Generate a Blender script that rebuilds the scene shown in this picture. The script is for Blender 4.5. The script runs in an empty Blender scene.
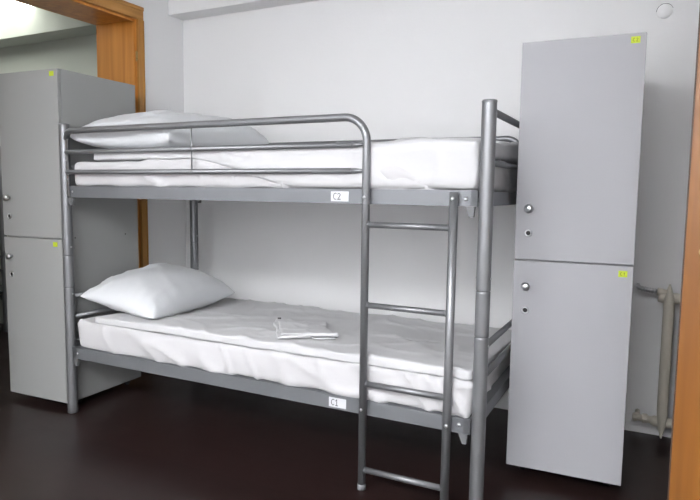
import bpy, bmesh, math, random
from mathutils import Vector, Matrix, noise
random.seed(4)
C = bpy.context.scene.collection
PI = math.pi

# ------------------------------------------------------------------ materials
def srgb(r, g, b):
    f = lambda c: (c/12.92 if c <= .04045 else ((c+.055)/1.055)**2.4)
    return (f(r/255), f(g/255), f(b/255), 1)

def mat(name, col, rough=.5, metal=0., spec=.5, bump=None, var=None, coat=0, emit=None, sheen=0):
    m = bpy.data.materials.new(name); m.use_nodes = True
    nt = m.node_tree; b = nt.nodes['Principled BSDF']
    b.inputs['Base Color'].default_value = col
    b.inputs['Roughness'].default_value = rough
    b.inputs['Metallic'].default_value = metal
    b.inputs['Specular IOR Level'].default_value = spec
    if coat: b.inputs['Coat Weight'].default_value = coat
    if sheen: b.inputs['Sheen Weight'].default_value = sheen
    tc = nt.nodes.new('ShaderNodeTexCoord')
    if var:
        sc, amt = var
        n = nt.nodes.new('ShaderNodeTexNoise'); n.inputs['Scale'].default_value = sc; n.inputs['Detail'].default_value = 4
        nt.links.new(tc.outputs['Object'], n.inputs['Vector'])
        mx = nt.nodes.new('ShaderNodeMix'); mx.data_type = 'RGBA'
        mx.inputs[6].default_value = tuple(c*(1-amt) for c in col[:3])+(1,)
        mx.inputs[7].default_value = tuple(min(1, c*(1+amt)) for c in col[:3])+(1,)
        nt.links.new(n.outputs['Fac'], mx.inputs[0]); nt.links.new(mx.outputs[2], b.inputs['Base Color'])
    if bump:
        sc, st = bump
        n = nt.nodes.new('ShaderNodeTexNoise'); n.inputs['Scale'].default_value = sc; n.inputs['Detail'].default_value = 5
        nt.links.new(tc.outputs['Object'], n.inputs['Vector'])
        bp = nt.nodes.new('ShaderNodeBump'); bp.inputs['Strength'].default_value = st; bp.inputs['Distance'].default_value = .01
        nt.links.new(n.outputs['Fac'], bp.inputs['Height']); nt.links.new(bp.outputs['Normal'], b.inputs['Normal'])
    if emit:
        b.inputs['Emission Color'].default_value = emit[0]; b.inputs['Emission Strength'].default_value = emit[1]
    return m

def wood(name, dark, light, axis, scale=1., rough=.4):
    m = mat(name, light, rough)
    nt = m.node_tree; b = nt.nodes['Principled BSDF']
    tc = nt.nodes.new('ShaderNodeTexCoord'); mp = nt.nodes.new('ShaderNodeMapping')
    s = [22*scale]*3; s[axis] = 1.1*scale
    mp.inputs['Scale'].default_value = s
    n = nt.nodes.new('ShaderNodeTexNoise'); n.inputs['Scale'].default_value = 1.; n.inputs['Detail'].default_value = 6; n.inputs['Distortion'].default_value = .6
    cr = nt.nodes.new('ShaderNodeValToRGB'); cr.color_ramp.elements[0].position = .3; cr.color_ramp.elements[1].position = .72
    cr.color_ramp.elements[0].color = dark; cr.color_ramp.elements[1].color = light
    nt.links.new(tc.outputs['Object'], mp.inputs['Vector']); nt.links.new(mp.outputs[0], n.inputs['Vector'])
    nt.links.new(n.outputs['Fac'], cr.inputs[0]); nt.links.new(cr.outputs[0], b.inputs['Base Color'])
    return m

M = {}
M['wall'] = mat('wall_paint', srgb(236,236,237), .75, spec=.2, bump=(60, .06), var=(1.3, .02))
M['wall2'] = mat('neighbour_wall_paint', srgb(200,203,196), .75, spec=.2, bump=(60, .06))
M['ceil'] = mat('ceiling_paint', srgb(232,233,233), .8, spec=.2)
M['steel'] = mat('silver_powder_coat', srgb(128,129,132), .36, metal=.6, bump=(400, .05))
M['steel_d'] = mat('silver_angle_iron', srgb(118,120,124), .45, metal=.4, bump=(300, .05))
M['chrome'] = mat('chrome', srgb(200,201,204), .28, metal=1.)
M['brass'] = mat('brass', srgb(170,150,105), .3, metal=1.)
M['dark'] = mat('dark_plastic', srgb(22,22,24), .6)
M['cap'] = mat('grey_plastic_cap', srgb(120,121,124), .5)
M['bracket'] = mat('pale_plastic', srgb(105,106,108), .5)
M['locker'] = mat('grey_laminate', srgb(158,158,162), .5, spec=.3, bump=(120, .04), var=(3, .015))
M['lockedge'] = mat('grey_edge_band', srgb(200,201,205), .45)
M['locker2'] = mat('grey_green_laminate', srgb(148,149,148), .5, spec=.3, bump=(120, .04), var=(3, .015))
M['sheet'] = mat('white_cotton', srgb(192,191,193), .85, spec=.15, bump=(35, .10), sheen=.15)
M['sheet2'] = mat('white_cotton_duvet', srgb(196,196,198), .85, spec=.15, bump=(22, .14), sheen=.15)
M['pillow'] = mat('white_pillow_cotton', srgb(204,206,209), .85, spec=.15, bump=(26, .12), sheen=.15)
M['towel'] = mat('white_thin_cloth', srgb(214,214,216), .9, spec=.1, bump=(90, .12))
M['paper'] = mat('label_paper', srgb(205,206,210), .6)
M['ink'] = mat('ink', srgb(62,64,70), .7)
M['ink2'] = mat('green_ink', srgb(95,110,20), .7)
M['yellow'] = mat('yellow_sticker', srgb(178,194,36), .6)
M['rad'] = mat('cream_radiator_paint', srgb(190,184,172), .4, var=(8, .04))
M['trim'] = wood('orange_wood_vertical', srgb(158,108,48), srgb(190,138,70), 2)
M['trim_y'] = wood('orange_wood_header', srgb(158,108,48), srgb(190,138,70), 1)
M['reveal'] = wood('orange_wood_reveal', srgb(182,116,48), srgb(212,146,68), 2)
M['door'] = wood('orange_wood_door', srgb(112,66,16), srgb(134,84,26), 2)
M['dooredge'] = mat('dark_door_edge', srgb(60,42,30), .6)
M['deck'] = mat('dark_bed_base', srgb(60,60,62), .7)
M['lamp'] = mat('lit_diffuser', (1,1,1,1), .5, emit=((.975,.985,1,1), 17.0))  # emitter of the added ambient fill panel
M['lamp_main'] = mat('lit_diffuser_main', (1,1,1,1), .5, emit=((.975,.985,1,1), 24.5))
M['lamp2'] = mat('lit_diffuser_neighbour', (1,1,1,1), .5, emit=((.97,1,.92,1), 3.6))
M['housing'] = mat('lamp_housing', srgb(225,225,222), .5)
# floor: dark laminate planks
fm = mat('dark_laminate', srgb(36,25,24), .3, spec=.4)
nt = fm.node_tree; b = nt.nodes['Principled BSDF']
tc = nt.nodes.new('ShaderNodeTexCoord'); mp = nt.nodes.new('ShaderNodeMapping')
bk = nt.nodes.new('ShaderNodeTexBrick'); bk.inputs['Scale'].default_value = 1.
bk.inputs['Brick Width'].default_value = 1.2; bk.inputs['Row Height'].default_value = .19
bk.inputs['Mortar Size'].default_value = .0012
bk.inputs['Color1'].default_value = srgb(40,28,27); bk.inputs['Color2'].default_value = srgb(33,22,21); bk.inputs['Mortar'].default_value = srgb(22,14,13)
nt.links.new(tc.outputs['Object'], bk.inputs['Vector'])
mp.inputs['Scale'].default_value = (1.5, 20, 1)
nz = nt.nodes.new('ShaderNodeTexNoise'); nz.inputs['Scale'].default_value = 1.5; nz.inputs['Detail'].default_value = 6
nt.links.new(tc.outputs['Object'], mp.inputs['Vector']); nt.links.new(mp.outputs[0], nz.inputs['Vector'])
mx = nt.nodes.new('ShaderNodeMix'); mx.data_type = 'RGBA'; mx.blend_type = 'MULTIPLY'; mx.inputs[0].default_value = .55
cr = nt.nodes.new('ShaderNodeValToRGB'); cr.color_ramp.elements[0].color = (.55,.5,.5,1); cr.color_ramp.elements[1].color = (1.4,1.3,1.25,1)
nt.links.new(nz.outputs['Fac'], cr.inputs[0])
nt.links.new(bk.outputs['Color'], mx.inputs[6]); nt.links.new(cr.outputs[0], mx.inputs[7]); nt.links.new(mx.outputs[2], b.inputs['Base Color'])
n2 = nt.nodes.new('ShaderNodeTexNoise'); n2.inputs['Scale'].default_value = 3; n2.inputs['Detail'].default_value = 5
mr = nt.nodes.new('ShaderNodeMapRange'); mr.inputs[3].default_value = .22; mr.inputs[4].default_value = .42
nt.links.new(tc.outputs['Object'], n2.inputs['Vector']); nt.links.new(n2.outputs['Fac'], mr.inputs[0]); nt.links.new(mr.outputs[0], b.inputs['Roughness'])
M['floor'] = fm

# ------------------------------------------------------------------ mesh helpers
class MB:
    def __init__(s): s.bm = bmesh.new()
    def box(s, x0, x1, y0, y1, z0, z1, bevel=0, seg=2, mtx=None):
        t = bmesh.new()
        r = bmesh.ops.create_cube(t, size=1)
        for v in t.verts:
            v.co = Vector(((x0+x1)/2+v.co.x*(x1-x0), (y0+y1)/2+v.co.y*(y1-y0), (z0+z1)/2+v.co.z*(z1-z0)))
        if bevel: bmesh.ops.bevel(t, geom=t.edges[:], offset=bevel, segments=seg, profile=.6, affect='EDGES')
        if mtx: t.transform(mtx)
        s.join(t); return s
    def join(s, t):
        me = bpy.data.meshes.new('tmp'); t.to_mesh(me); t.free(); s.bm.from_mesh(me); bpy.data.meshes.remove(me)
    def tube(s, pts, r, n=14, cap=True, squash=None):
        pts = [Vector(p) for p in pts]; bm = s.bm; rings = []
        T0 = (pts[1]-pts[0]).normalized()
        N = T0.orthogonal().normalized()
        for i, p in enumerate(pts):
            if i == 0: T = T0
            elif i == len(pts)-1: T = (pts[i]-pts[i-1]).normalized()
            else: T = ((pts[i]-pts[i-1]).normalized()+(pts[i+1]-pts[i]).normalized()).normalized()
            N = (N-T*N.dot(T)).normalized(); B = T.cross(N)
            rr = r[i] if isinstance(r, (list, tuple)) else r
            rings.append([bm.verts.new(p+(N*math.cos(2*PI*k/n)+B*math.sin(2*PI*k/n))*rr) for k in range(n)])
        for a, c in zip(rings, rings[1:]):
            for k in range(n):
                f = bm.faces.new((a[k], a[(k+1) % n], c[(k+1) % n], c[k])); f.smooth = True
        if cap:
            bm.faces.new(rings[0][::-1]); bm.faces.new(rings[-1])
        return s
    def lathe(s, prof, origin=(0,0,0), axis=(0,0,1), n=28, smooth=True):
        O = Vector(origin); A = Vector(axis).normalized(); U = A.orthogonal().normalized(); W = A.cross(U); bm = s.bm
        rings = []
        for r, h in prof:
            rings.append([bm.verts.new(O+A*h+(U*math.cos(2*PI*k/n)+W*math.sin(2*PI*k/n))*max(r, 1e-5)) for k in range(n)])
        for a, c in zip(rings, rings[1:]):
            for k in range(n):
                f = bm.faces.new((a[k], a[(k+1) % n], c[(k+1) % n], c[k])); f.smooth = smooth
        bm.faces.new(rings[0][::-1]); bm.faces.new(rings[-1])
        return s
    def prism(s, poly, a0, a1, axis):
        # poly in the two other axes, extruded along axis
        bm = s.bm
        def P(u, v, a):
            return {0: (a, u, v), 1: (u, a, v), 2: (u, v, a)}[axis]
        A = [bm.verts.new(P(u, v, a0)) for u, v in poly]; B = [bm.verts.new(P(u, v, a1)) for u, v in poly]
        n = len(poly)
        for i in range(n): bm.faces.new((A[i], A[(i+1) % n], B[(i+1) % n], B[i]))
        bm.faces.new(A[::-1]); bm.faces.new(B); return s
    def build(s, name, m, parent=None, label=None, kind=None):
        bmesh.ops.recalc_face_normals(s.bm, faces=s.bm.faces[:])
        me = bpy.data.meshes.new(name); s.bm.to_mesh(me); s.bm.free()
        me.materials.append(m)
        o = bpy.data.objects.new(name, me); C.objects.link(o)
        if parent: o.parent = parent
        if label: o['label'] = label
        if kind: o['kind'] = kind
        return o

def thing(name, label, cat, loc=(0,0,0), rz=0, group=None):
    o = bpy.data.objects.new(name, None); C.objects.link(o); o.empty_display_size = .1
    o.location = loc; o.rotation_euler = (0,0,rz); o['label'] = label; o['category'] = cat
    if group: o['group'] = group
    return o
def tag(o, label, cat, group=None):
    o['label'] = label; o['category'] = cat
    if group: o['group'] = group
    return o
def S(name, mb, m): return mb.build(name, m, kind='structure')
def copy_tree(o, parent=None):
    c = o.copy(); C.objects.link(c)
    if parent: c.parent = parent
    for ch in [k for k in bpy.data.objects if k.parent == o]: copy_tree(ch, c)
    return c

def fillet(pts, rad, n=8):
    pts = [Vector(p) for p in pts]; out = [pts[0]]
    for i in range(1, len(pts)-1):
        a, b_, c = pts[i-1], pts[i], pts[i+1]
        d1 = (a-b_).normalized(); d2 = (c-b_).normalized()
        ang = d1.angle(d2); t = rad/math.tan(ang/2)
        p1 = b_+d1*t; cen = b_+(d1+d2).normalized()*(rad/math.sin(ang/2))
        v1 = p1-cen; v2 = b_+d2*t-cen; th = v1.angle(v2)
        ax = v1.cross(v2).normalized()
        for k in range(n+1): out.append(cen+Matrix.Rotation(th*k/n, 3, ax) @ v1)
    out.append(pts[-1]); return out

# soft box with rounded edges, displaced by fn(point, normal)->offset vector
def soft(name, x0, x1, y0, y1, z0, z1, r, step, fn, m, parent=None, sub=0):
    bm = bmesh.new(); L = [x1-x0, y1-y0, z1-z0]; O = Vector((x0, y0, z0))
    N = [max(4, int(l/step)) for l in L]; N[2] = max(8, N[2])
    cache = {}
    def V(i, j, k):
        key = (i, j, k)
        if key in cache: return cache[key]
        p = Vector((L[0]*i/N[0], L[1]*j/N[1], L[2]*k/N[2]))
        inner = Vector([min(max(p[a], r[a]), L[a]-r[a]) for a in range(3)])
        d = p-inner
        q = Vector([d[a]/r[a] for a in range(3)])
        mx_ = max(abs(c) for c in q)
        if q.length > 1e-9 and mx_ > 0:
            # map box shell to ellipsoid shell
            qn = q.normalized()*mx_
        else: qn = q
        p2 = inner+Vector([qn[a]*r[a] for a in range(3)])
        nn = Vector([qn[a]/r[a] for a in range(3)])
        nn = nn.normalized() if nn.length > 0 else Vector((0,0,1))
        P = O+p2
        P = P+fn(P, nn)
        cache[key] = bm.verts.new(P); return cache[key]
    def face(a, b_, c, d):
        f = bm.faces.new((a, b_, c, d)); f.smooth = True
    for i in range(N[0]):
        for j in range(N[1]):
            for k in (0, N[2]): face(V(i,j,k), V(i+1,j,k), V(i+1,j+1,k), V(i,j+1,k))
    for i in range(N[0]):
        for k in range(N[2]):
            for j in (0, N[1]): face(V(i,j,k), V(i+1,j,k), V(i+1,j,k+1), V(i,j,k+1))
    for j in range(N[1]):
        for k in range(N[2]):
            for i in (0, N[0]): face(V(i,j,k), V(i,j+1,k), V(i,j+1,k+1), V(i,j,k+1))
    mb = MB(); mb.bm.free(); mb.bm = bm
    return mb.build(name, m, parent)

def ridged(p):  # sharp fold-like ridges
    return 1-abs(noise.noise(p))*2
def wrinkle(P, seed, ang, sx=2.2, sy=9.):
    c, s = math.cos(ang), math.sin(ang)
    u = P.x*c+(P.y+P.z)*s; v = -P.x*s+(P.y+P.z)*c
    w = noise.noise(Vector((P.x*2.3, P.y*2.3, seed+7.7)))*.35
    a = ridged(Vector((u*sx, v*sy+w*3, seed)))
    m_ = min(.55, max(0, noise.noise(Vector((P.x*2.6, P.y*2.1+P.z, seed+3.3)))*.8+.32))
    return (max(0, a)**4)*m_

# ------------------------------------------------------------------ room dimensions
L, W, H = 2.04, .9065, 1.417
YB, XL, XLB = 1.082, -.223, -.554
XR, YF, ZC = 3.45, -3.7, 2.45
NXL = -4.6
OP0, OP1, OZ = -.62, .686, 2.10      # doorway in the left wall

S('floor', MB().box(NXL-.1, XR+.1, YF-.1, YB+.1, -.06, 0), M['floor'])
S('ceiling', MB().box(NXL-.1, XR+.1, YF-.1, YB+.1, ZC, ZC+.08), M['ceil'])
S('wall_back', MB().box(XLB, XR+.1, YB, YB+.1, 0, ZC), M['wall'])
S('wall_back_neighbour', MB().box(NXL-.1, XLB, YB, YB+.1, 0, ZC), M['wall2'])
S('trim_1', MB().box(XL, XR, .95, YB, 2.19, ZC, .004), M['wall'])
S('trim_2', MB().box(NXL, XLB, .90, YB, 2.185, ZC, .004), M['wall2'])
w = MB(); w.box(XLB, XL, OP1+.012, YB, 0, ZC); w.box(XLB, XL, YF, OP0-.012, 0, ZC); w.box(XLB, XL, OP0-.012, OP1+.012, OZ+.012, ZC)
S('wall_left', w, M['wall'])
w = MB(); w.box(XR, XR+.1, YF, YB, 0, ZC)
S('wall_right', w, M['wall'])
S('wall_front', MB().box(NXL-.1, XR+.1, YF-.1, YF, 0, ZC), M['wall'])
S('wall_neighbour_left', MB().box(NXL-.1, NXL, YF, YB, 0, ZC), M['wall2'])

# doorway frame (lining, architrave, hinge)
dj = MB()
dj.box(XLB, XL, OP1, OP1+.012, 0, OZ, .001); dj.box(XLB, XL, OP0-.012, OP0, 0, OZ, .001)
dj.box(XLB, XL, OP0-.012, OP1+.012, OZ, OZ+.012, .001)
fr = S('door_1', dj, M['reveal'])
a = MB()
for y0, y1 in ((OP1, OP1+.044), (OP0-.056, OP0)):
    a.box(XL, XL+.014, y0, y1, 0, OZ, .003)
    a.box(XL+.0, XL+.02, y0+(.038 if y0 > 0 else 0), y1-(0 if y0 > 0 else .038), 0, OZ, .004)
a.build('architrave', M['trim'], fr)
a = MB(); a.box(XL, XL+.014, OP0-.056, OP1+.044, OZ, OZ+.074, .003); a.box(XL, XL+.02, OP0-.056, OP1+.044, OZ+.052, OZ+.0745, .004)
a.build('head_architrave', M['trim_y'], fr)
a = MB(); a.box(XL-.02, XL-.008, OP1-.014, OP1, 0, OZ-.014, .002); a.box(XL-.02, XL-.008, OP0, OP0+.014, 0, OZ-.014, .002); a.box(XL-.02, XL-.008, OP0, OP1, OZ-.014, OZ, .002)
a.build('door_stop', M['reveal'], fr)
for z in (1.89, .3):
    hg = MB().tube([(XL+.006, OP1-.006, z-.022), (XL+.006, OP1-.006, z+.022)], .006, 12)
    hg.box(XL-.006, XL+.003, OP1-.003, OP1, z-.03, z+.03)
    hg.build('hinge', M['brass'], fr)

# ------------------------------------------------------------------ bunk bed
ZU, ZL_, HR = 1.1246, .3369, .0543
def make_bunk():
    t = thing('bunk_bed', 'silver-grey steel bunk bed with ladder, labelled C1 and C2, by the white wall', 'bunk bed')
    R = .0245
    for x in (0, L):
        for y in (0, W):
            g = []
            def seam(z): return [(R, z-.006), (R, z-.0026), (R-.0018, z-.0014), (R-.0018, z+.0014), (R, z+.0026), (R, z+.006)]
            prof = [(R-.002, 0), (R, .003), (R, .05)]
            prof += seam(.63)+seam(.7866)+[(R, H-.008), (R, H-.006)]

            MB_ = MB().lathe(prof, (x, y, 0), n=36)
            p = MB_.build('post', M['steel'], t)
            MB().lathe([(R+.0006, H-.006), (R+.0006, H-.001), (R-.002, H+.002), (R*.5, H+.0035), (0, H+.004)], (x, y, 0), n=36).build('cap', M['cap'], p)
            for z in (.83, .60):
                for sx in (-1, 1):
                    MB().lathe([(.0045, 0), (.0045, .002), (.002, .0035)], (x+sx*(R-.001), y, z), (sx, 0, 0), 10).build('rivet', M['chrome'], p)
    for zt in (ZU, ZL_):
        for side in (0, 1):
            y = -.012 if side == 0 else W+.012; s = 1 if side == 0 else -1
            poly = [(y, zt-HR), (y, zt), (y+s*.034, zt), (y+s*.034, zt-.003), (y+s*.003, zt-.003), (y+s*.003, zt-HR)]
            rl = MB().prism(poly, .026, L-.026, 0)
            rl.box(.026, .05, min(y, y+s*.012), max(y, y+s*.012), zt-HR, zt-.001)
            rl.box(L-.05, L-.026, min(y, y+s*.012), max(y, y+s*.012), zt-HR, zt-.001)
            r_ = rl.build('side_rail', M['steel_d'], t)
            MB().lathe([(.005, 0), (.0045, .002), (.002, .003)], (.06, y-s*.0003, zt-.027), (0, -s, 0), 12).build('bolt', M['chrome'], r_)
            for xx in (.038, L-.054):
                k = MB()
                k.prism([(xx-.014, zt-HR-.001), (xx+.018, zt-HR-.001), (xx+.014, zt-HR-.037), (xx, zt-HR-.037)], min(y+s*.002, y+s*.02), max(y+s*.002, y+s*.02), 1)
                k.build('hook_bracket', M['bracket'], r_, label='pale tapered hook bracket below the rail')
        # end rails (angle iron)
        for x, s in ((.0, 1), (L, -1)):
            z1 = ZU-.005 if zt == ZU else zt+.03
            poly = [(x-s*.006, z1-.048), (x-s*.006, z1), (x+s*.03, z1), (x+s*.03, z1-.003), (x-s*.003, z1-.003), (x-s*.003, z1-.048)]
            MB().prism(poly, R*.9, W-R*.9, 1).build('end_rail', M['steel_d'], t)
        # slatted base
        sl = MB()
        for i in range(14):
            xx = .08+i*(L-.16)/13
            sl.box(xx-.03, xx+.03, .0, W-.0, zt-.022, zt-.0055, .002)
        sl.build('slat_base', M['deck'], t)
    for x in (0, L):
        for z, r in ((1.388, .0125), (1.218, .011), (.585, .011), (.482, .0125)):
            MB().tube([(x, .018, z), (x, W-.018, z)], r, 16).build('end_bar', M['steel'], t)
    # front guard rail whose tube bends down into the ladder's left stile
    yg = -.030; zt = 1.381; r = .0155; xs = 1.6122
    path = [(.046, yg+.012, zt-.075), (.050, yg+.010, zt-.02), (.105, yg, zt), (xs, yg, zt), (xs, yg, .004)]
    p2 = fillet(path[:4]+[path[3]], .02) if False else None
    pts = [(.030, yg+.016, zt-.035), (.040, yg+.012, zt-.018), (.055, yg+.006, zt-.006), (.078, yg, zt)]
    pts += [tuple(v) for v in fillet([(.1, yg, zt), (xs, yg, zt), (xs, yg, .004)], .088, 14)]
    rr = [.012, .0125, .013, .0135]+[.0145]*(len(pts)-4)
    g = MB().tube(pts, rr, 20).build('guard_rail', M['steel'], t)
    MB().lathe([(.0152, 0), (.0162, .001), (.0162, .004), (.0152, .005)], (xs, yg, 1.068), n=20).build('sleeve_joint', M['steel'], g)
    MB().lathe([(.0165, 0), (.0165, .018), (.0148, .021)], (xs, yg, 0), n=20).build('rubber_foot', M['cap'], g)
    for z in (1.2828, 1.1895):
        xx = xs-.008
        bm_ = MB().tube([(.04, yg+.008, z), (.06, yg+.002, z), (.08, yg, z), (xx-.05, yg, z)], .0105, 14)
        bm_.tube([(xx-.055, yg, z), (xx-.03, yg, z), (xx, yg, z)], [.0105, .009, .005], 14)
        bm_.build('guard_bar', M['steel'], g)
    rd = MB().tube([(.812, yg-.003, zt), (.812, yg-.003, 1.1895)], .003, 10)
    for z in (1.2828, 1.1895): rd.lathe([(.0045, -.007), (.0045, .007)], (.812, yg-.009, z), n=10)
    rd.build('guard_rod', M['steel'], g)
    pl = MB().box(.034, .046, yg+.009, yg+.013, 1.075, 1.345, .001).build('mounting_plate', M['chrome'], g)
    for z in (1.245, 1.155): MB().lathe([(.006, 0), (.005, .003), (.002, .005)], (.04, yg+.009, z), (0,-1,0), 12).build('bolt', M['chrome'], g)
    for z in (1.095, .312):
        MB().lathe([(.006, 0), (.006, .003), (.003, .005)], (xs, yg-.0145, z), (0,-1,0), 12).build('bolt', M['chrome'], g)
    MB().lathe([(.004, 0), (.003, .002)], (1.1, yg-.0145, zt), (0,-1,0), 8).build('rivet', M['steel_d'], g)
    # rear guard rail: hoop with two bars
    yr = W+.02
    pts = fillet([(.06, yr, ZU-.02), (.06, yr, 1.373), (1.965, yr, 1.373), (1.965, yr, ZU-.02)], .07, 10)
    gb = MB().tube(pts, .0145, 16).build('rear_guard_rail', M['steel'], t)
    for z in (1.2828, 1.1895):
        MB().tube([(.066, yr, z), (1.96, yr, z)], .0095, 12).build('guard_bar', M['steel'], gb)
    # ladder: right stile + rungs
    xr = 1.9381
    ld = MB().tube([(xr-.004, yg, .004), (xr-.002, yg, .5), (xr, yg, 1.118)], .0155, 20)
    ld = ld.build('ladder', M['steel'], t)
    MB().lathe([(.0165, 0), (.0165, .018), (.0148, .021)], (xr-.004, yg, 0), n=20).build('rubber_foot', M['cap'], ld)
    for z in (.997, .703, .408, .078):
        q = MB().tube([(xs+.008, yg, z), (xr-.008, yg, z)], .0112, 16)
        for xx, sx in ((xs+.013, 1), (xr-.013, -1)): q.lathe([(.0135, 0), (.0135, .003), (.0115, .005)], (xx, yg, z), (sx, 0, 0), 16)
        q.build('rung', M['steel'], ld)
    for z in (1.095, .312):
        for dx in (0, .036):
            MB().lathe([(.0075, 0), (.007, .003), (.003, .005)], (xr+dx, yg-.0145 if dx == 0 else -.012, z), (0,-1,0), 12).build('bolt', M['chrome'], ld)
    # paper number labels
    def glyph(mb, strokes, x, z, s, y):
        for st in strokes:
            for a_, b_ in zip(st, st[1:]):
                p = Vector((x+a_[0]*s, y, z+a_[1]*s)); q = Vector((x+b_[0]*s, y, z+b_[1]*s))
                mb.tube([p, q], .0014, 6)
    Cc = [[(.55,.85), (.35,1.), (.12,.85), (0,.5), (.08,.15), (.3,0), (.5,.12)]]
    two = [[(0,.78), (.2,1), (.42,.9), (.45,.65), (.2,.3), (0,.0), (.55,.05)]]
    one = [[(.0,.7), (.25,1.), (.25,0)], [(.02,0), (.48,0)]]
    for zc, dg, lab in ((1.0965, two, 'white paper label reading C2'), (.309, one, 'white paper label reading C1')):
        lb = MB().box(1.460, 1.534, -.0135, -.0122, zc-.0185, zc+.0185, .0003)
        lb = lb.build('paper_label', M['paper'], t, label=lab)
        k = MB(); glyph(k, Cc, 1.471, zc-.0115, .024, -.0137); glyph(k, dg, 1.4885, zc-.0115, .024, -.0137)
        k.build('label_lettering', M['ink'], lb)
    return t
bed = make_bunk()

# ------------------------------------------------------------------ bedding
def mattress(name, z0, z1, seed, ang=-.8, drop=0):
    def fn(P, n):
        e = 0
        side = 1-abs(n.z)
        bulge = .006*math.sin(min(1, max(0, (P.z-z0)/(z1-z0)))*PI)*side
        wr = .042*wrinkle(P, seed, ang, 3., 9.)*(1 if n.y < 0 else .6) + .004*noise.noise(P*9+Vector((seed,0,0)))
        low = max(0, 1-(P.z-z0)/.03)
        return n*(bulge+wr)+Vector((0, 0, -drop*min(1, max(0, P.y/W))*(P.z-z0)/(z1-z0)+max(0, low)*.004*noise.noise(Vector((P.x*9, seed, 0)))))
    return soft(name, .052, L-.035, .004, W-.012, z0, z1, (.03, .014, .013), .012, fn, M['sheet'])
def duvet(name, z0, zfront, zback, x0, seed, x1=L-.03, y0=-.006, drape=0, taper=0, drop=0):
    zt = max(zfront, zback)
    def fn(P, n):
        f = (P.y-y0)/(W-y0)
        h = zfront+(zback-zfront)*min(1, max(0, f)*1.15)
        up = max(0, (P.z-z0)/(zt-z0))
        dz = (h-zt-taper*min(1, max(0, P.x-1.0))*min(1, max(0, f)*2))*up
        top = max(0, n.z)
        wr = .026*wrinkle(P, seed, .4, 2.6, 6.5)+.018*wrinkle(P, seed+11, -.7, 2.6, 7)+.012*noise.noise(P*3.1+Vector((seed, 0, 0)))
        ef = .006*noise.noise(Vector((P.x*5, seed, 1.)))-.002
        ex = .02*noise.noise(Vector((P.y*5, seed, 4.)))
        o = Vector((ex if n.x < -.3 else 0, ef*(1 if P.y < .2 else 0), dz-drop*min(1, max(0, f))+up*.9*wr+.0015))
        if n.z < .2: o += Vector((n.x, n.y, 0))*(.25+.4*bool(drape))*wr
        if drape and P.y < .12:
            k = min(1, max(0, (P.x-.75)/.6)); k = k*k*(3-2*k)
            k2 = max(0, 1-(P.z-z0)/(zt-z0)); fy = max(0, 1-max(0, P.y-y0-.021)/.03)
            o.z -= drape*k*k2*fy; o.y -= .008*k*fy
        # slight sag of the lower hem
        if P.z < z0+.015: o.z += max(0, .004*noise.noise(Vector((P.x*6, P.y*6, seed))))
        return o
    return soft(name, x0, x1, y0, W-.018, z0, zt, (.03, .02, min(.006, (zt-z0)*.45)), .012, fn, M['sheet2'])

ml = tag(mattress('mattress', ZL_+.0005, .4665, 12.6, -.8, .022), 'white sheeted mattress on the lower bunk, under the folded white duvet', 'mattress', None)
mu = tag(mattress('mattress', ZU+.0005, 1.238, 8.4, -.6), 'white sheeted mattress on the upper bunk behind the guard bars', 'mattress', None)
dl = tag(duvet('duvet', .4675, .504, .490, .17, 1.7, taper=.008, drop=.022), 'flat white cotton duvet spread over the lower bunk mattress', 'duvet')
du = tag(duvet('duvet', 1.242, 1.285, 1.33, .19, 5.2, drape=.116), 'white cotton duvet spread over the upper bunk mattress', 'duvet')

def pillow(name, w, d, h, seed, mtx, m, ex=.55, crn=.06):
    bm = bmesh.new(); n = 56; cache = {}
    def surf(u, v, s):
        # u,v in -1..1 ; edges pulled in between the corners
        pin = .075
        x = u*(1-pin*(1-v*v)**1.0*abs(u)**3)*w/2
        y = v*(1-pin*(1-u*u)**1.0*abs(v)**3)*d/2
        cr_ = 1-crn*(abs(u)*abs(v))**4; x *= cr_; y *= cr_
        e = max(0, (1-abs(u)**2.4))*max(0, (1-abs(v)**2.4))
        z = (e**ex)*h/2
        P = Vector((x, y, 0))
        edge = min(1, 3*max(0, 1-max(abs(u), abs(v))))
        wr = .045*wrinkle(P*1.2+Vector((s*2, 0, 0)), seed, .8, 3, 9)+.022*wrinkle(P, seed+4, -.6, 3, 8)+.012*noise.noise(P*5+Vector((seed, s, 0)))
        # puckers running in from the seams
        pk = .006*math.sin(u*26+seed)*max(0, abs(v)-.6)*2.2+.006*math.sin(v*22+seed)*max(0, abs(u)-.6)*2.2
        return mtx @ Vector((x, y, (1 if s > 0 else -.55)*(z+edge*(wr+pk)*.9)+.006*math.sin(3*u+seed)*(1-edge)))
    def V(i, j, s):
        b_ = i in (0, n) or j in (0, n)
        key = (i, j, 0 if b_ else s)
        if key not in cache:
            u = math.sin((i/n*2-1)*PI/2*.98)/math.sin(PI/2*.98); v = math.sin((j/n*2-1)*PI/2*.98)/math.sin(PI/2*.98)
            cache[key] = bm.verts.new(surf(u, v, s))
        return cache[key]
    for s in (1, -1):
        for i in range(n):
            for j in range(n):
                q = [V(i,j,s), V(i+1,j,s), V(i+1,j+1,s), V(i,j+1,s)]
                f = bm.faces.new(q if s > 0 else q[::-1]); f.smooth = True
    mb = MB(); mb.bm.free(); mb.bm = bm
    return mb.build(name, m)
def pm(loc, rx, ry, rz): return Matrix.Translation(loc) @ Matrix.Rotation(rz, 4, 'Z') @ Matrix.Rotation(ry, 4, 'Y') @ Matrix.Rotation(rx, 4, 'X')
pl_ = pillow('pillow', .49, .69, .25, 2.3, pm((.270, .350, .572), math.radians(2), math.radians(8), math.radians(3)), M['pillow'])
tag(pl_, 'plump white pillow at the left end of the lower bunk', 'pillow')
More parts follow.
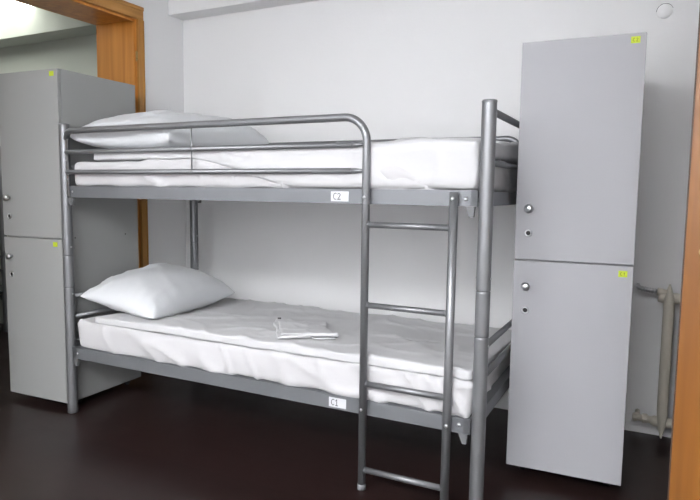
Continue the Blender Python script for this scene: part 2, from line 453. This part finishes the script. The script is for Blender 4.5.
pu_ = pillow('pillow', .67, .74, .24, 6.1, pm((.352, .365, 1.362), math.radians(3), math.radians(3), math.radians(-2)), M['pillow'], .33, .03)
tag(pu_, 'white pillow on the upper bunk behind the guard rail', 'pillow')

# folded cloth on the lower duvet
from mathutils.bvhtree import BVHTree
def cloth():
    bvh = BVHTree.FromPolygons([v.co.copy() for v in dl.data.vertices], [tuple(p.vertices) for p in dl.data.polygons])
    LOC = Vector((1.175, .275, .50)); RZ = math.radians(-55); RM = Matrix.Rotation(RZ, 3, 'Z')
    def ground(x, y):
        w = LOC+RM @ Vector((x, y, 0))
        h = bvh.ray_cast(Vector((w.x, w.y, 1.0)), Vector((0, 0, -1)))[0]
        return (h.z if h else .5)-LOC.z
    t = thing('folded_towel', 'small loosely folded white towel lying on the lower bunk duvet', 'towel', LOC, RZ)
    def layer(name, x0, x1, y0, y1, z, seed, lift, th=.007):
        def fn(P, n):
            dx = .014*noise.noise(Vector((P.y*9, seed, 0))); dy = .016*noise.noise(Vector((P.x*8, seed, 3)))
            return Vector((dx, dy, ground(P.x+dx, P.y+dy)+.005*noise.noise(P*9+Vector((seed, 0, 0)))+lift(P)+.012*wrinkle(P, seed, .5, 5, 12)))
        return soft(name, x0, x1, y0, y1, z, z+th, (.003, .003, .003), .008, fn, M['towel'], t)
    layer('towel_fold', -.215, .205, -.125, .12, .004, 1.3, lambda P: 0)
    layer('towel_fold', -.10, .215, -.11, .105, .009, 4.3, lambda P: .012*max(0, P.x)/.2)
    pts = [(.212+.006*math.sin(i*.8), -.115+.024*i, ground(.2, -.115+.024*i)+.013+.0015*i) for i in range(11)]
    MB().tube(pts, [.004]+[.0065]*8+[.008, .009], 12).build('rolled_hem', M['towel'], t)
    g = ground(-.19, -.105)
    MB().box(-.205, -.18, -.112, -.096, g+.012, g+.0155).build('care_tag', M['dark'], t, label='tiny black tag')
    return t
cloth()

# ------------------------------------------------------------------ lockers
def make_locker(m):
    t = thing('locker', '', 'locker')
    w_, d_, h_, g = .4226, .5057, 1.6455, 0.0
    y0 = .019
    body = MB()
    body.box(0, .018, y0, d_, g, h_, .0012); body.box(w_-.018, w_, y0, d_, g, h_, .0012)
    body.box(.018, w_-.018, y0, d_, h_-.018, h_-.0005, .001); body.box(.018, w_-.018, y0, d_, g+.0005, g+.018, .001)
    body.box(.018, w_-.018, y0+.002, d_-.006, .818, .836, .001); body.box(.018, w_-.018, d_-.006, d_, g, h_)
    b_ = body.build('body', m, t)
    for z0, z1, in ((.0, .8245), (.8295, h_)):
        dr = MB().box(.0008, w_-.0008, 0, .0175, z0+.001, z1-.0005, .0012).build('door', m, t)
        zk = z0+ (.190 if z0 > .5 else .720-.0)
        k = MB().lathe([(.009, 0), (.007, .005), (.008, .010), (.0145, .013), (.0165, .018), (.0152, .023), (.009, .027), (.001, .028)], (.050, 0, zk+.006), (0,-1,0), 24)
        k.build('knob', M['chrome'], dr)
        k = MB().lathe([(.0135, 0), (.0135, .003), (.0115, .0045), (.0092, .0045), (.009, .002)], (.050, 0, zk-.088), (0,-1,0), 24)
        lk = k.build('lock', M['chrome'], dr)
        MB().lathe([(.0086, 0), (.0084, .0008)], (.050, -.002, zk-.088), (0,-1,0), 16).box(.049, .051, -.0052, -.002, zk-.088-.0065, zk-.088+.0065).build('keyhole', M['dark'], lk)
    for x in (.05, w_-.05):
        for y in (.11, d_-.06):
            MB().lathe([(.02, -.0002), (.018, .012), (.012, .02)], (x, y, 0), (0,0,-1), 16).build('foot', M['dark'], t)
    return t
def sticker(door, x, z, txt):
    s = MB().box(x-.015, x+.015, -.0008, -.0001, z-.0115, z+.0115).build('sticker', M['yellow'], door, label='small bright yellow number sticker')
    if txt:
        k = MB(); h = .011; zz = z-.0055
        Cc = [(.5,.85), (.25,1.), (0,.6), (.05,.2), (.3,0), (.5,.15)]
        dg = {'2': [(0,.8), (.25,1), (.5,.75), (.0,0), (.55,0)], '1': [(.05,.7), (.3,1), (.3,0)]}[txt]
        for off, st in ((-.0085, Cc), (.002, dg)):
            for a_, c_ in zip(st, st[1:]):
                k.tube([(x+off+a_[0]*h, -.001, zz+a_[1]*h), (x+off+c_[0]*h, -.001, zz+c_[1]*h)], .0008, 6)
        k.build('sticker_lettering', M['ink2'], s)
def doors(t): return sorted([c for c in bpy.data.objects if c.parent == t and c.name.startswith('door')], key=lambda o: max(v.co.z for v in o.data.vertices))
def feet(t, gap):
    for c in bpy.data.objects:
        if c.parent == t and c.name.startswith('foot'):
            c.scale.z = gap/.02
lr = make_locker(M['locker']); lr['label'] = 'tall light grey two-door locker right of the bunk bed, stickers C1 and C2'
lr.location = (2.0709, .3333, .0499); lr.rotation_euler.z = .0368; lr.scale = (.985, .9, .985); feet(lr, .0499/.985)
d0, d1 = doors(lr); sticker(d1, .387, 1.622, '2'); sticker(d0, .388, .796, '1')
ll = make_locker(M['locker2']); ll['label'] = 'tall grey two-door locker standing in the doorway at the left end of the bunk bed'
A = Vector((-.0346, -.0012)); e = Vector((math.cos(.0402), math.sin(.0402)))
P0 = A-e*.4226
ll.location = (P0.x, P0.y, .0367); ll.rotation_euler.z = .0402; feet(ll, .0367)
d0, d1 = doors(ll); sticker(d1, .385, 1.622, None); sticker(d0, .372, .800, None)
lb = [c for c in bpy.data.objects if c.parent == ll and c.name.startswith('body')][0]
for y, z in ((.075, .83), (.41, .83)):
    MB().lathe([(.004, 0), (.003, .001)], (.4226, y, z+.0), (1,0,0), 10).build('screw_cap', M['dark'], lb)

# ------------------------------------------------------------------ radiator
def radiator():
    t = thing('radiator', 'cream painted column radiator on the white wall, half hidden by the wooden door', 'radiator', (2.622, .985, 0))
    for i in range(6):
        x = i*.072
        s = MB()
        # front and rear columns with pointed ends
        for y in (-.03, .035):
            zs = [.035, .05, .08, .14, .62, .67, .70, .722]; wd = [.003, .007, .014, .022, .022, .019, .010, .003]
            n = 16; rings = []
            for z, q in zip(zs, wd):
                rings.append([s.bm.verts.new((x+q*math.cos(2*PI*k/n), y+min(.024, q*1.2)*math.sin(2*PI*k/n), z)) for k in range(n)])
            for a_, c_ in zip(rings, rings[1:]):
                for k in range(n):
                    f = s.bm.faces.new((a_[k], a_[(k+1) % n], c_[(k+1) % n], c_[k])); f.smooth = True
            s.bm.faces.new(rings[0][::-1]); s.bm.faces.new(rings[-1])
        for z in (.10, .665): s.lathe([(.018, -.045), (.024, -.03), (.024, .03), (.018, .045)], (x, .0, z), (1,0,0), 18)
        s.build('radiator_section', M['rad'], t)
    v = MB().tube([(-.0, 0, .680), (-.03, 0, .688), (-.05, 0, .690)], .017, 16)
    v = v.build('upper_valve', M['rad'], t)
    p = MB().tube([(-.045, 0, .690), (-.09, .0, .695), (-.122, .02, .699), (-.130, .095, .700)], .0095, 14)
    for i in range(6): p.lathe([(.011, 0), (.0145, .003), (.011, .006)], (-.054-.0105*i, .001*i, .691+.0011*i), (-1,.05,.1), 14)
    p.build('braided_hose', M['chrome'], v)
    v = MB().tube([(-.03, 0, .10), (-.06, 0, .105)], .016, 16); v.lathe([(.02, 0), (.022, .004), (.022, .018), (.02, .022)], (-.058, 0, .105), (-1,0,0), 8, smooth=False)
    v.tube([(-.08, 0, .105), (-.105, 0, .105)], .015, 14); v.lathe([(.018, 0), (.020, .004), (.020, .014), (.012, .02)], (-.10, 0, .105), (-1,0,0), 8, smooth=False)
    v.tube([(-.095, 0, .105), (-.10, .09, .105)], .011, 12)
    v.build('lower_valve', M['rad'], t)
    for x in (.13, .40):
        MB().box(x-.01, x+.01, .04, .094, .63, .66, .002).build('wall_bracket', M['rad'], t)
    return t
radiator()

# round cover on the wall
cp = thing('junction_cover', 'small round painted-over cover on the white wall above the right locker', 'wall cover', (2.535, YB, 1.925))
MB().lathe([(.032, 0), (.032, .002), (.030, .0042), (.001, .0052)], (0,0,0), (0,-1,0), 40).build('cover_plate', M['wall'], cp)
k = MB()
for i in range(16):
    a0 = math.radians(20+i*10)
    k.tube([(.033*math.cos(a0), -.001, .033*math.sin(a0)), (.033*math.cos(a0+.18), -.001, .033*math.sin(a0+.18))], .0012, 6)
k.build('cover_gap', M['ink'], cp)

# right-hand open wooden door leaf
dd = thing('door_leaf', 'open orange-brown wooden door at the right edge of the photo', 'door', (2.618, -.12, 0), math.radians(-8))
dl_ = MB().box(0.004, .80, 0, .04, .008, 2.03, .002).build('leaf', M['door'], dd)
MB().box(0.0, .0045, .001, .039, .009, 2.029).build('leaf_edge', M['dooredge'], dd, label='dark narrow edge of the door')
lp = MB().lathe([(.013, -.001), (.013, .002), (.011, .003)], (.050, 0, .965), (0,-1,0), 24).build('lock_escutcheon', M['brass'], dl_)
MB().lathe([(.006, 0), (.006, .001)], (.050, -.003, .965), (0,-1,0), 20).build('keyhole', M['dark'], dl_)
hd = MB().tube(fillet([(.075, .002, 1.05), (.075, -.05, 1.05), (.19, -.05, 1.05)], .012, 5), .008, 14).build('door_handle', M['brass'], dl_)

# ------------------------------------------------------------------ neighbour room
b2 = copy_tree(bed); b2.location = (-3.93, .02, 0)
b2['label'] = 'second silver bunk bed, a sliver of it seen left of the left locker'
for src, lab in ((ml, 'white mattress on the lower bunk in the neighbouring room'), (mu, 'white mattress on the upper bunk in the neighbouring room'),
                 (dl, 'white duvet on the lower bunk in the neighbouring room'), (du, 'white duvet on the upper bunk in the neighbouring room')):
    c = copy_tree(src); c.location.x += -3.93; c.location.y += .02; c['label'] = lab

# lamps
def luminaire(x, y, lx, ly, lab, m, th=.05):
    t = thing('ceiling_light', lab, 'ceiling light', (x, y, ZC))
    MB().box(-lx/2, lx/2, -ly/2, ly/2, -th*.4, 0, .004).build('housing', M['housing'], t)
    MB().box(-lx/2+.015, lx/2-.015, -ly/2+.015, ly/2-.015, -th, -th*.4, .006).build('diffuser', m, t)
    return t
luminaire(1.0, -3.0, 1.2, .9, 'large lit ceiling light above the middle of the dormitory', M['lamp'])  # added out of view to raise ambient light and soften shadows
luminaire(2.25, -3.15, 1.3, .8, 'lit ceiling light above the right front of the dormitory', M['lamp_main'])
luminaire(-1.50, .60, .28, .56, 'lit ceiling light beyond the doorway, the right one of two', M['lamp2'], .09)
luminaire(-2.6, -1.6, 1.2, .6, 'ceiling light over the middle of the neighbouring room', M['lamp2'])  # extra unseen panel, added to light the neighbour room evenly
luminaire(-2.0, .60, .56, .56, 'lit ceiling light beyond the doorway, the left one of two', M['lamp2'], .09)

# world
wd = bpy.data.worlds.new('World'); bpy.context.scene.world = wd; wd.use_nodes = True
wd.node_tree.nodes['Background'].inputs[0].default_value = (.8,.85,.95,1); wd.node_tree.nodes['Background'].inputs[1].default_value = .3

# ------------------------------------------------------------------ camera
yaw, pitch, roll, f = .4641, -.0967, .0127, 604.9
F = Vector((-math.sin(yaw)*math.cos(pitch), math.cos(yaw)*math.cos(pitch), math.sin(pitch)))
r0 = Vector((math.cos(yaw), math.sin(yaw), 0)); u0 = r0.cross(F)
r1 = r0*math.cos(roll)+u0*math.sin(roll); u1 = -r0*math.sin(roll)+u0*math.cos(roll)
cam = bpy.data.cameras.new('camera'); co = bpy.data.objects.new('camera', cam); C.objects.link(co)
mw = Matrix((r1, u1, -F)).transposed().to_4x4(); mw.translation = Vector((2.5399, -2.0054, 1.1157)); co.matrix_world = mw
cam.sensor_width = 36; cam.lens = f/700*36; cam.clip_start = .05
bpy.context.scene.camera = co
vs = bpy.context.scene.view_settings
vs.view_transform = 'Standard'; vs.look = 'None'; vs.gamma = 1; vs.use_curve_mapping = False; vs.exposure = .56
